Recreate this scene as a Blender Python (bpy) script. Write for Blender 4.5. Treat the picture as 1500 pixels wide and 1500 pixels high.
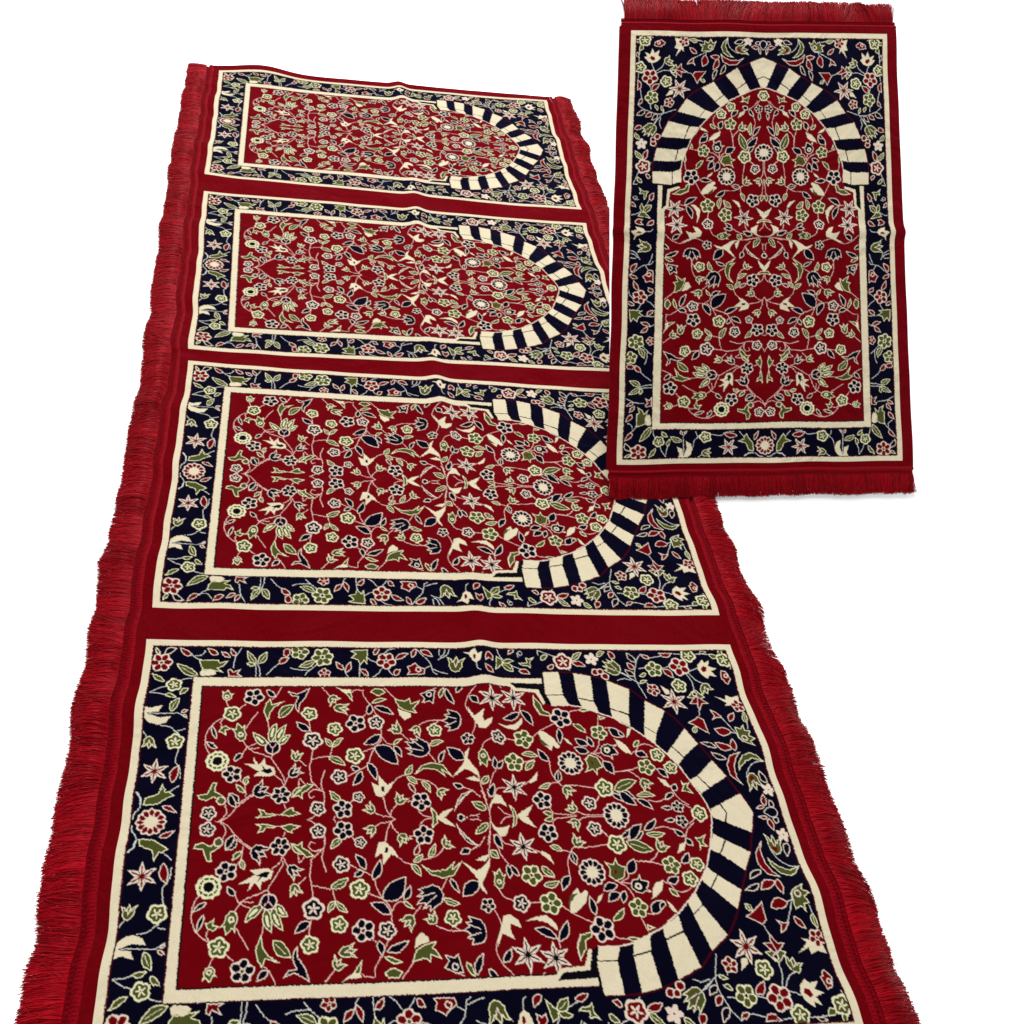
import bpy, math
import numpy as np
from mathutils import Matrix, Vector

PI = math.pi
S = bpy.context.scene
C = S.collection
for o in list(bpy.data.objects):
    bpy.data.objects.remove(o)

# ---------------------------------------------------------------- camera
cd = bpy.data.cameras.new('camera')
cam = bpy.data.objects.new('camera', cd)
C.objects.link(cam)
S.camera = cam
cd.sensor_width = 36.0
cd.lens = 36.0 * 1509.8 / 1500
cd.clip_start, cd.clip_end = 0.05, 300
ax = np.array([[0.9735581968899085, -0.1348379454384656, 0.18439947325956071],
               [0.028033916299246217, -0.7305927663506758, -0.6822377219803915],
               [0.226712454014765, 0.6693675658604922, -0.7074945405927898]])
mw = Matrix.Identity(4)
for i, a in enumerate((ax[0], -ax[1], -ax[2])):
    for j in range(3):
        mw[j][i] = a[j]
mw.translation = Vector((0.18641602, -3.1111604, 1.41351397))
cam.matrix_world = mw

# ---------------------------------------------------------------- light: a bright white product studio
world = bpy.data.worlds.new('World')
S.world = world
world.use_nodes = True
bg = world.node_tree.nodes['Background']
bg.inputs['Color'].default_value = (1.0, 1.0, 1.0, 1)
bg.inputs['Strength'].default_value = 0.66


def softbox(name, loc, target, size, power, col=(1, 1, 1)):
    l = bpy.data.lights.new(name, 'AREA')
    l.shape = 'DISK'
    l.size = size
    l.energy = power
    l.color = col
    o = bpy.data.objects.new(name, l)
    o.location = loc
    o.rotation_euler = (Vector(target) - Vector(loc)).to_track_quat('-Z', 'Y').to_euler()
    C.objects.link(o)
    return o


softbox('softbox', (-0.6, -2.6, 4.6), (0.5, -1.3, 0), 2.2, 65, (1, .985, .96))
softbox('added_far_softbox', (0.3, 1.0, 4.4), (0.5, -0.4, 0), 1.8, 250, (1, .985, .96))  # unseen lamp, added to brighten the far panels

vs = S.view_settings
vs.view_transform = 'Standard'
vs.look = 'None'
vs.exposure = 0.43
vs.gamma = 1.0
vs.use_curve_mapping = False
S.cycles.max_bounces = 6


# ---------------------------------------------------------------- helpers
def mat(name):
    m = bpy.data.materials.new(name)
    m.use_nodes = True
    nt = m.node_tree
    return m, nt, nt.nodes['Principled BSDF']


def mesh_from(name, V, Q, material, col=None, parent=None, smooth=True):
    me = bpy.data.meshes.new(name)
    V = np.ascontiguousarray(V, np.float32)
    Q = np.ascontiguousarray(Q, np.int32)
    k = Q.shape[1]
    me.vertices.add(len(V))
    me.vertices.foreach_set('co', V.ravel())
    me.loops.add(Q.size)
    me.loops.foreach_set('vertex_index', Q.ravel())
    me.polygons.add(len(Q))
    me.polygons.foreach_set('loop_start', np.arange(0, Q.size, k, dtype=np.int32))
    me.polygons.foreach_set('use_smooth', np.full(len(Q), smooth, bool))
    me.update(calc_edges=True)
    if col is not None:
        at = me.color_attributes.new('yarn', 'FLOAT_COLOR', 'POINT')
        c = np.ones((len(V), 4), np.float32)
        c[:, :3] = col
        at.data.foreach_set('color', c.ravel())
    me.materials.append(material)
    o = bpy.data.objects.new(name, me)
    C.objects.link(o)
    if parent:
        o.parent = parent
    return o


def grid_quads(nr, nc, off=0):
    i = np.arange(nr - 1)[:, None] * nc + np.arange(nc - 1)[None, :]
    return np.stack([i, i + nc, i + nc + 1, i + 1], -1).reshape(-1, 4) + off


def thing(name, label, cat, loc=(0, 0, 0)):
    o = bpy.data.objects.new(name, None)
    o.location = loc
    o.empty_display_size = .1
    C.objects.link(o)
    o['label'] = label
    o['category'] = cat
    return o


# ---------------------------------------------------------------- woven pattern
# The floral design is drawn once (half of it, the other half is its mirror image) as outlined
# motifs on a fine knot grid; the result colours the knots (vertices) of the pile meshes.
PW = 0.626            # panel: 1.0 long, 0.626 wide (metres)
RES = 2000            # design grid, samples per metre
HM = np.array([[0.0007635578400513905, 0.00010406652019705458, -0.26080764067544066],
               [-1.0120280413694616e-05, 0.000961426639297075, -0.8977295943735148],
               [-7.302183492851095e-05, 0.0003987202464289014, 0.3550482605889418]])
ORG = {'A': (180, 920), 'B': (420, 920), 'C': (660, 920), 'D': (900, 920),
       'E': (180, 1160), 'F': (420, 1160), 'G': (660, 1160), 'H': (900, 1160)}
AXU = [0.0, .04, .13, .25, .38, .56, .87, .94, 1.0]
AXV = [.3145, .3147, .3186, .3201, .3186, .3160, .3133, .3124, .3120]


def design_xy(tile, pts):
    """sketch coordinates of one tile -> metres on the panel (u along the arch axis, v across)"""
    ox, oy = ORG[tile]
    p = np.array(pts, float).reshape(-1, 2) * (260 / 1500) + (ox, oy)
    q = np.c_[p, np.ones(len(p))] @ HM.T
    q = q[:, :2] / q[:, 2:]
    q[:, 1] *= .313 / np.interp(q[:, 0], AXU, AXV)
    return q


COL = dict(n=1, r=2, g=3, w=4, k=5, R=6, o=7, y=8, P=9, s=10)   # navy, red, green, cream, near-black, edge red, and four outline yarns


class Loom:
    def __init__(s):
        s.W, s.H = RES, int(round(.313 * RES)) + 1
        s.a = np.full((s.H, s.W), 1, np.uint8)
        s.t = 'A'
        s.stem = 's'

    def win(s, p, m):
        x0, y0 = np.floor((p.min(0) - m) * RES).astype(int)
        x1, y1 = np.ceil((p.max(0) + m) * RES).astype(int) + 1
        x0, y0, x1, y1 = max(x0, 0), max(y0, 0), min(x1, s.W), min(y1, s.H)
        if x1 <= x0 or y1 <= y0:
            return None
        gx, gy = np.meshgrid((np.arange(x0, x1) + .5) / RES, (np.arange(y0, y1) + .5) / RES)
        return (slice(y0, y1), slice(x0, x1)), gx, gy

    @staticmethod
    def dist(gx, gy, p, closed):
        d = np.full(gx.shape, 1e9)
        ins = np.zeros(gx.shape, bool)
        q = np.roll(p, -1, 0) if closed else p[1:]
        for (ax, ay), (bx, by) in zip(p[:len(q)], q):
            ex, ey = bx - ax, by - ay
            L = ex * ex + ey * ey + 1e-14
            t = np.clip(((gx - ax) * ex + (gy - ay) * ey) / L, 0, 1)
            d = np.minimum(d, (gx - ax - t * ex) ** 2 + (gy - ay - t * ey) ** 2)
            if closed:
                c = (ay > gy) != (by > gy)
                ins ^= c & (gx < ex * (gy - ay) / (ey if abs(ey) > 1e-12 else 1e-12) + ax)
        return np.sqrt(d), ins

    def poly(s, p, fill, line='o', lw=.0014, grow=.0001):
        if line == 'o' and fill == 'g':
            line = 'y'
        w = s.win(p, .004)
        if w is None:
            return
        sl, gx, gy = w
        d, ins = s.dist(gx, gy, p, True)
        sd = np.where(ins, -d, d)
        a = s.a[sl]
        if line:
            a[sd < grow] = COL[line]
            if fill:
                a[sd < grow - lw] = COL[fill]
        elif fill:
            a[sd < grow] = COL[fill]

    def line(s, p, col='o', lw=.0018):
        w = s.win(p, .004)
        if w is None:
            return
        sl, gx, gy = w
        d, _ = s.dist(gx, gy, p, False)
        s.a[sl][d < lw / 2] = COL[col]

    # ------- motifs
    def scale(s, x, y):
        q = design_xy(s.t, [x, y, x + 10, y, x, y + 10])
        e, f = q[1] - q[0], q[2] - q[0]
        return q[0], math.sqrt(abs(e[0] * f[1] - e[1] * f[0])) / 10

    def disc(s, c, r, col):
        a = np.linspace(0, 2 * PI, 20, endpoint=False)
        s.poly(c + r * np.c_[np.cos(a), np.sin(a)], col, None, grow=0)

    def lobes(s, c, r, n, col, amp=.10, rot=0., m=60):
        a = np.linspace(0, 2 * PI, m, endpoint=False)
        rr = r * (1 - amp + amp * 1.6 * np.abs(np.cos(n * (a - rot) / 2)) - amp * .6)
        s.poly(c + rr[:, None] * np.c_[np.cos(a), np.sin(a)], col, None, grow=0)

    def ring(s, x, y, r, n, col, cen, k):            # ring of round petals
        c, sc = s.scale(x, y)
        r *= sc
        rot = (k * 2.399) % 6.28
        s.lobes(c, r * 1.04, n, 'y' if col == 'g' else 'o', .13, rot)
        pt = r * (.30 if n == 5 else .255)
        a = np.linspace(0, 2 * PI, 18, endpoint=False)
        for i in range(n):
            t = rot + 2 * PI * i / n
            d = np.array([math.cos(t), math.sin(t)])
            e = np.array([-d[1], d[0]])
            s.poly(c + d * r * .58 + r * .35 * np.cos(a)[:, None] * d + pt * np.sin(a)[:, None] * e, col, None, grow=0)
        s.disc(c, r * .15, cen)

    def star(s, x, y, r, n, col, k):                 # scalloped flower with a star inside
        c, sc = s.scale(x, y)
        r *= sc
        rot = (k * 1.7) % 6.28
        s.lobes(c, r * 1.04, n, 'y' if col == 'g' else 'o', .13, rot)
        s.lobes(c, r * .80, n, col, .14, rot)
        a = np.linspace(0, 2 * PI, 60, endpoint=False)
        rr = r * (.13 + .46 * np.abs(np.cos(n * (a - rot) / 2)) ** 3)
        s.poly(c + rr[:, None] * np.c_[np.cos(a), np.sin(a)], 'y' if col == 'g' else 'o', None, grow=0)
        s.disc(c, r * .07, col)

    def lily(s, x, y, r, col):
        c, sc = s.scale(x, y)
        r *= sc
        for i in range(6):
            t = -PI / 2 + i * PI / 3 + .06
            d = np.array([math.cos(t), math.sin(t)])
            e = np.array([-d[1], d[0]])
            P = [c + d * r * .1, c + d * r * .42 + e * r * .185, c + d * r, c + d * r * .42 - e * r * .185]
            s.poly(np.array(P), 'o', 'o', grow=.0006)
        for i in range(6):
            t = -PI / 2 + i * PI / 3 + .06
            d = np.array([math.cos(t), math.sin(t)])
            s.line(np.array([c, c + d * r * .70]), col, .0021)
        s.disc(c, r * .16, col)

    def daisy(s, x, y, r, col):
        c, sc = s.scale(x, y)
        r *= sc
        s.lobes(c, r * 1.02, 12, 'o', .07)
        s.disc(c, r * .40, 'w')
        for i in range(12):
            t = 2 * PI * i / 12
            d = np.array([math.cos(t), math.sin(t)])
            e = np.array([-d[1], d[0]])
            P = [c + d * r * .46 + e * r * .05, c + d * r * .70 + e * r * .17, c + d * r * .88 + e * r * .10,
                 c + d * r * .88 - e * r * .10, c + d * r * .70 - e * r * .17, c + d * r * .46 - e * r * .05]
            s.poly(np.array(P), col, None, grow=.0002)

    def sun(s, x, y, r):
        c, sc = s.scale(x, y)
        r *= sc
        s.lobes(c, r * 1.02, 10, 'y', .06)
        s.disc(c, r * .78, 'g')
        for i in range(10):
            t = 2 * PI * (i + .5) / 10
            d = np.array([math.cos(t), math.sin(t)])
            s.line(np.array([c + d * r * .6, c + d * r * .85]), 'y', .0018)
        s.disc(c, r * .60, 'y')
        s.disc(c, r * .42, 'k')

    def leaf(s, x0, y0, x1, y1, w, col):
        b, t = np.array([x0, y0], float), np.array([x1, y1], float)
        ax = t - b
        L = np.hypot(*ax)
        nn = np.array([-ax[1], ax[0]]) / L
        h = (int(x0 * 7 + y0 * 3) % 5 - 2) * .03 * L
        f = np.linspace(0, 1, 12)
        prof = w * .5 * np.sin(PI * f ** .85) ** .9
        mid = b + f[:, None] * ax + (np.sin(PI * f) * h)[:, None] * nn
        p = np.r_[mid + prof[:, None] * nn, (mid - prof[:, None] * nn)[::-1][1:-1]]
        two = col == 'G'
        s.poly(design_xy(s.t, p), 'g' if two else col)
        if two:
            prof = prof * .28
            p = np.r_[(mid + prof[:, None] * nn)[3:-3], (mid - prof[:, None] * nn)[3:-3][::-1]]
            s.poly(design_xy(s.t, p), 'y', None)
        elif col == 'g' and w > 44 or w > 62 and L < 130:
            s.line(design_xy(s.t, mid[2:9]), 'y' if col == 'g' else 'o', .0009)

    def local(s, bx, by, tx, ty, w, P):
        b, t = np.array([bx, by], float), np.array([tx, ty], float)
        ax = t - b
        nn = np.array([-ax[1], ax[0]]) / np.hypot(*ax) * w * .5
        P = np.array(P, float)
        return design_xy(s.t, b + P[:, :1] * ax + P[:, 1:] * nn)

    TULIP = [(0, 0), (.12, .45), (.35, .72), (.62, .72), (.92, 1), (.78, .45), (.62, .34), (1, 0), (.62, -.34), (.78, -.45), (.92, -1),
             (.62, -.72), (.35, -.72), (.12, -.45)]
    FAN = [(0, 0), (.03, .4), (.18, .78), (.45, .9), (.72, 1), (.6, .62), (.88, .55), (.7, .26), (1, 0), (.7, -.26), (.88, -.55), (.6, -.62),
           (.72, -1), (.45, -.9), (.18, -.78), (.03, -.4)]
    FISH = [(0, 0), (.08, .45), (.3, .75), (.55, .68), (.8, .95), (.68, .45), (.82, .3), (1, 0), (.82, -.3), (.68, -.45), (.8, -.95),
            (.55, -.68), (.3, -.75), (.08, -.45)]

    def bud(s, kind, bx, by, tx, ty, w, col):
        s.poly(s.local(bx, by, tx, ty, w, {'t': s.TULIP, 'F': s.FAN, 'f': s.FISH}[kind]), col)
        if kind == 't':
            s.line(s.local(bx, by, tx, ty, w, [(.72, .26), (.32, .0), (.72, -.26)]), 'o', .0015)
        if kind == 'F':
            s.line(s.local(bx, by, tx, ty, w, [(.75, .42), (.25, .12)]), 'o', .0014)
            s.line(s.local(bx, by, tx, ty, w, [(.75, -.42), (.25, -.12)]), 'o', .0014)
        if kind == 'f':
            c, sc = s.scale(bx + (tx - bx) * .36, by + (ty - by) * .36)
            s.disc(c, w * .19 * sc, 'w')
            s.disc(c, w * .08 * sc, col)

    def vine(s, p, col='o'):
        P = np.array(p, float).reshape(-1, 2)
        if len(P) > 2:                                # Catmull-Rom
            E = np.r_[[2 * P[0] - P[1]], P, [2 * P[-1] - P[-2]]]
            out = []
            for i in range(len(P) - 1):
                a, b, c, d = E[i:i + 4]
                for t in np.linspace(0, 1, 5)[:-1]:
                    out.append(.5 * (2 * b + (c - a) * t + (2 * a - 5 * b + 4 * c - d) * t * t + (3 * b - a - 3 * c + d) * t ** 3))
            P = np.array(out + [P[-1]])
        s.line(design_xy(s.t, P), s.stem, .00125)

    def run(s, text):
        k = 0
        for ln in text.strip().splitlines():
            for item in ln.split(';'):
                w = item.split()
                if not w:
                    continue
                k += 1
                if w[0] == '@':
                    s.t = w[1]
                    continue
                f, col = w[0], [x for x in w[1:] if x.isalpha()]
                v = [float(x) for x in w[1:] if not x.isalpha()]
                if f in ('R5', 'R6'):
                    s.ring(*v[:3], int(f[1]), col[0], col[1] if len(col) > 1 else col[0], k)
                elif f == 'S':
                    s.star(*v[:3], 5, col[0], k)
                elif f == 'L':
                    s.lily(*v, col[0])
                elif f == 'D':
                    s.daisy(*v, col[0])
                elif f == 'U':
                    s.sun(*v)
                elif f == 'l':
                    s.leaf(*v, col[0])
                elif f in 'tFf':
                    s.bud(f, *v, col[0])
                elif f == 'c':
                    s.vine(v)
                elif f == 'p':
                    s.poly(design_xy(s.t, v), col[0])
                elif f == 'b':
                    s.poly(design_xy(s.t, v), 'w', None)
                elif f == 'q':
                    s.poly(design_xy(s.t, v), col[0], None, grow=0)
                elif f == 'o':
                    c, sc = s.scale(v[0], v[1])
                    s.disc(c, v[2] * sc, 'o')
                    s.disc(c, v[2] * sc - .0019, col[0])
                elif f == 'W':
                    c, sc = s.scale(v[0], v[1])
                    s.lobes(c, v[2] * sc * 1.05, 5, 'o', .3, k)
                    s.disc(c, v[2] * sc * .12, 'g')


BORDER = '''
@ A
c 570 210 600 245 650 265;c 600 230 650 225 685 185;c 980 165 930 245 910 330;c 375 485 300 505 230 540;c 480 440 520 425 570 420
c 230 545 300 550 370 570;c 230 725 380 720 460 720 500 745 525 760;c 310 815 390 830 450 880 470 900;c 455 860 510 850;c 165 855 195 905
c 460 1015 440 1080 435 1130 470 1190 470 1270;c 110 1390 140 1430 145 1500;c 370 1395 460 1330
l 310 215 275 160 35 g;l 345 215 450 165 50 n;R6 320 285 85 r g
l 570 225 475 160 48 r;l 790 220 700 165 48 r;l 890 240 810 192 38 r;l 935 235 890 165 40 r
p r 870 405 865 350 890 340 910 365 975 340 945 380 985 405
p g 630 265 790 265 800 290 870 270 830 320 780 335 830 370 740 355 660 345 640 310;b 635 385 650 345 690 355 720 340 750 350 770 380 740 395 650 400
l 620 395 445 293 70 g;l 350 445 240 375 42 g;S 425 475 62 g;l 345 560 445 585 38 g;l 470 560 545 505 42 g;l 395 705 470 590 65 g
b 185 665 240 680 330 655 300 705 225 718 195 720;b 180 690 215 730 300 755 395 745 360 790 290 812 220 795 185 760
l 480 715 540 690 28 r;l 495 730 530 750 24 r
t 220 905 215 1015 130 g;S 430 950 72 g;L 260 1205 112 r;l 400 1305 460 1150 72 r
p g 165 1495 185 1440 290 1400 325 1315 350 1385 375 1380 420 1415 330 1460 290 1490 190 1500
l 1100 295 1028 188 58 g;l 1112 295 1190 193 62 g;l 1095 300 1015 292 34 g;c 1095 290 1098 350 1096 410;c 1112 290 1128 350 1130 410
@ E
c 120 0 150 60 140 130 90 190 80 230;D 230 257 122 r;l 320 125 440 182 48 r
@ B
c 230 300 150 360 120 395;c 150 355 60 350 0 335;c 445 350 460 390 490 425;c 630 245 680 275 720 285;c 575 300 570 420
c 760 340 720 390 680 415;c 810 350 850 400;c 780 210 820 180 880 170;c 1050 180 1110 240 1160 290 1190 370 1220 390;c 1190 350 1260 375 1310 385
c 1240 175 1240 230;c 1330 170 1300 230 1230 265;c 1290 175 1280 220 1250 245;c 1120 345 1170 320
p r -60 185 -40 165 0 175 -5 215 -30 245 -60 225;l -100 300 -10 245 50 r;c -200 390 -150 340 -100 300
R5 75 200 68 g n;R6 265 245 82 g n;l 205 270 65 325 55 g;R5 280 385 48 r r;l 445 350 370 282 45 r;l 455 378 497 278 48 r
p g 500 250 540 215 495 190 560 180 600 180 640 175 640 220 635 300 610 270 580 310 555 265
l 580 345 650 410 45 r;R5 795 275 76 r g;l 690 225 740 165 42 r;l 870 265 985 218 45 r;l 860 400 915 350 48 r
l 1010 250 1050 175 45 r;l 1080 190 1188 242 48 r
p r 970 330 1000 320 1040 295 1060 320 1120 350 1120 395 970 400 990 370;o 1065 355 24 r;t 1375 372 1385 235 160 g
@ C
c 165 310 180 360 205 380;c 345 180 360 220 400 270 460 310 560 350;c 530 215 545 232 562 215 545 198 518 208 530 245
c 690 190 700 230;c 690 190 780 220 860 245;c 945 330 970 355;c 1400 375 1460 395 1500 430;c 1380 440 1440 425 1500 440
b 60 205 110 215 155 185 175 235 215 225 200 290 165 310 140 290 105 230;q r 140 230 165 245 160 280 140 270
p r 240 260 250 225 275 210 315 250 310 290 275 270 245 295;l 315 390 238 322 48 r
p g 330 365 342 240 390 265 400 300;l 390 300 490 368 62 g;l 395 290 490 275 40 g;l 530 355 632 387 42 r;p r 440 225 440 195 460 175 495 185 480 210
p g 530 295 600 290 590 250 620 260 665 245 630 285 640 340 610 320 560 315;l 720 270 780 228 42 g
S 910 280 76 r;l 835 310 775 338 42 r;l 985 275 1072 203 52 g;l 985 290 1110 322 46 r;W 1155 260 56;l 1200 235 1265 200 48 g;l 1360 255 1298 193 48 r
F 1405 378 1250 278 120 g;o 1190 372 32 r;o 1232 368 28 r;o 1275 408 32 r
@ D
c 195 220 160 280 145 400 180 480 245 580;c -10 360 70 400 180 460;c 200 220 270 250 370 235;c 240 335 180 340;c 375 345 450 320
c 480 215 550 220;c 660 220 780 225;c 600 370 690 335;c 590 385 640 450 660 520;c 610 380 680 440 735 460;c 970 320 970 350;c 250 460 280 490
c 700 690 700 740;c 890 755 950 820 1010 890;c 1110 790 1115 850;c 970 880 1030 900;c 1110 960 1040 940 1010 890
l 160 285 70 207 45 n;l 145 345 75 290 42 r;l 150 400 60 350 42 n;l 275 257 198 222 32 r;R5 310 345 68 g n;l 245 380 185 402 32 g
R5 530 325 80 r g;l 385 350 485 418 48 r;p r 350 210 470 210 440 248 390 248;S 605 232 60 g;l 700 220 770 205 28 n
b 690 350 690 310 730 270 745 300 785 280 775 325 850 345 800 365 855 410 790 400 780 425 720 390;q r 712 348 735 320 765 335 765 365 735 375
t 735 462 785 550 125 g;S 915 275 62 g;l 860 255 785 225 38 g;l 905 230 870 185 34 g
p r 885 360 930 370 980 430 960 470 930 460 920 440 895 430;o 935 405 18 r
S 530 482 62 g;R5 305 515 52 r r;l 185 460 252 440 28 g;b 365 480 440 520 448 552 410 548;L 485 615 110 r
p g 600 580 640 530 670 515 760 580 700 595;o 665 550 22 n;p r 620 635 660 575 690 570 720 590 785 632 730 635 705 695 680 635;c 690 570 690 640
p r 600 800 690 745 740 770 780 890 700 845 645 815;l 648 882 672 828 48 g
p r 790 685 850 710 900 755 850 755 810 778 830 740;l 960 790 1002 708 55 r;l 1110 800 1085 700 45 g
p g 1000 830 1050 850 1075 812 1085 860 1132 868 1120 910 1175 935 1130 960 1170 998 1060 960 1025 920;o 1080 930 26 g
l 970 880 822 848 72 r;b 845 570 940 600 935 560 990 580 1050 560 1055 610 980 640 930 655 945 625;R5 1040 652 56 r r
l 970 1020 822 963 58 r;l 1000 1035 970 930 55 r;l 840 1008 700 968 40 n;l 925 1100 788 1042 42 n
p r 1040 1045 950 1070 930 1140 960 1230 1080 1325 1022 1250 998 1160 1010 1090;p g 1040 1195 1030 1130 1060 1070 1120 1052 1180 1072 1255 1128 1150 1098 1092 1122 1058 1162
c 1250 1120 1170 1130 1120 1180 1105 1250;t 1132 1212 1195 1365 135 g;q r 1125 1250 1150 1232 1172 1262 1145 1290
l 1285 1300 1210 1195 52 n;W 1290 1360 54;l 1265 1495 1238 1395 50 r
@ H
l 1255 118 1180 130 34 r;l 1335 122 1290 62 42 n;c 1250 155 1290 122 1340 130 1375 165;c 1260 190 1245 175 1255 150
'''
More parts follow.
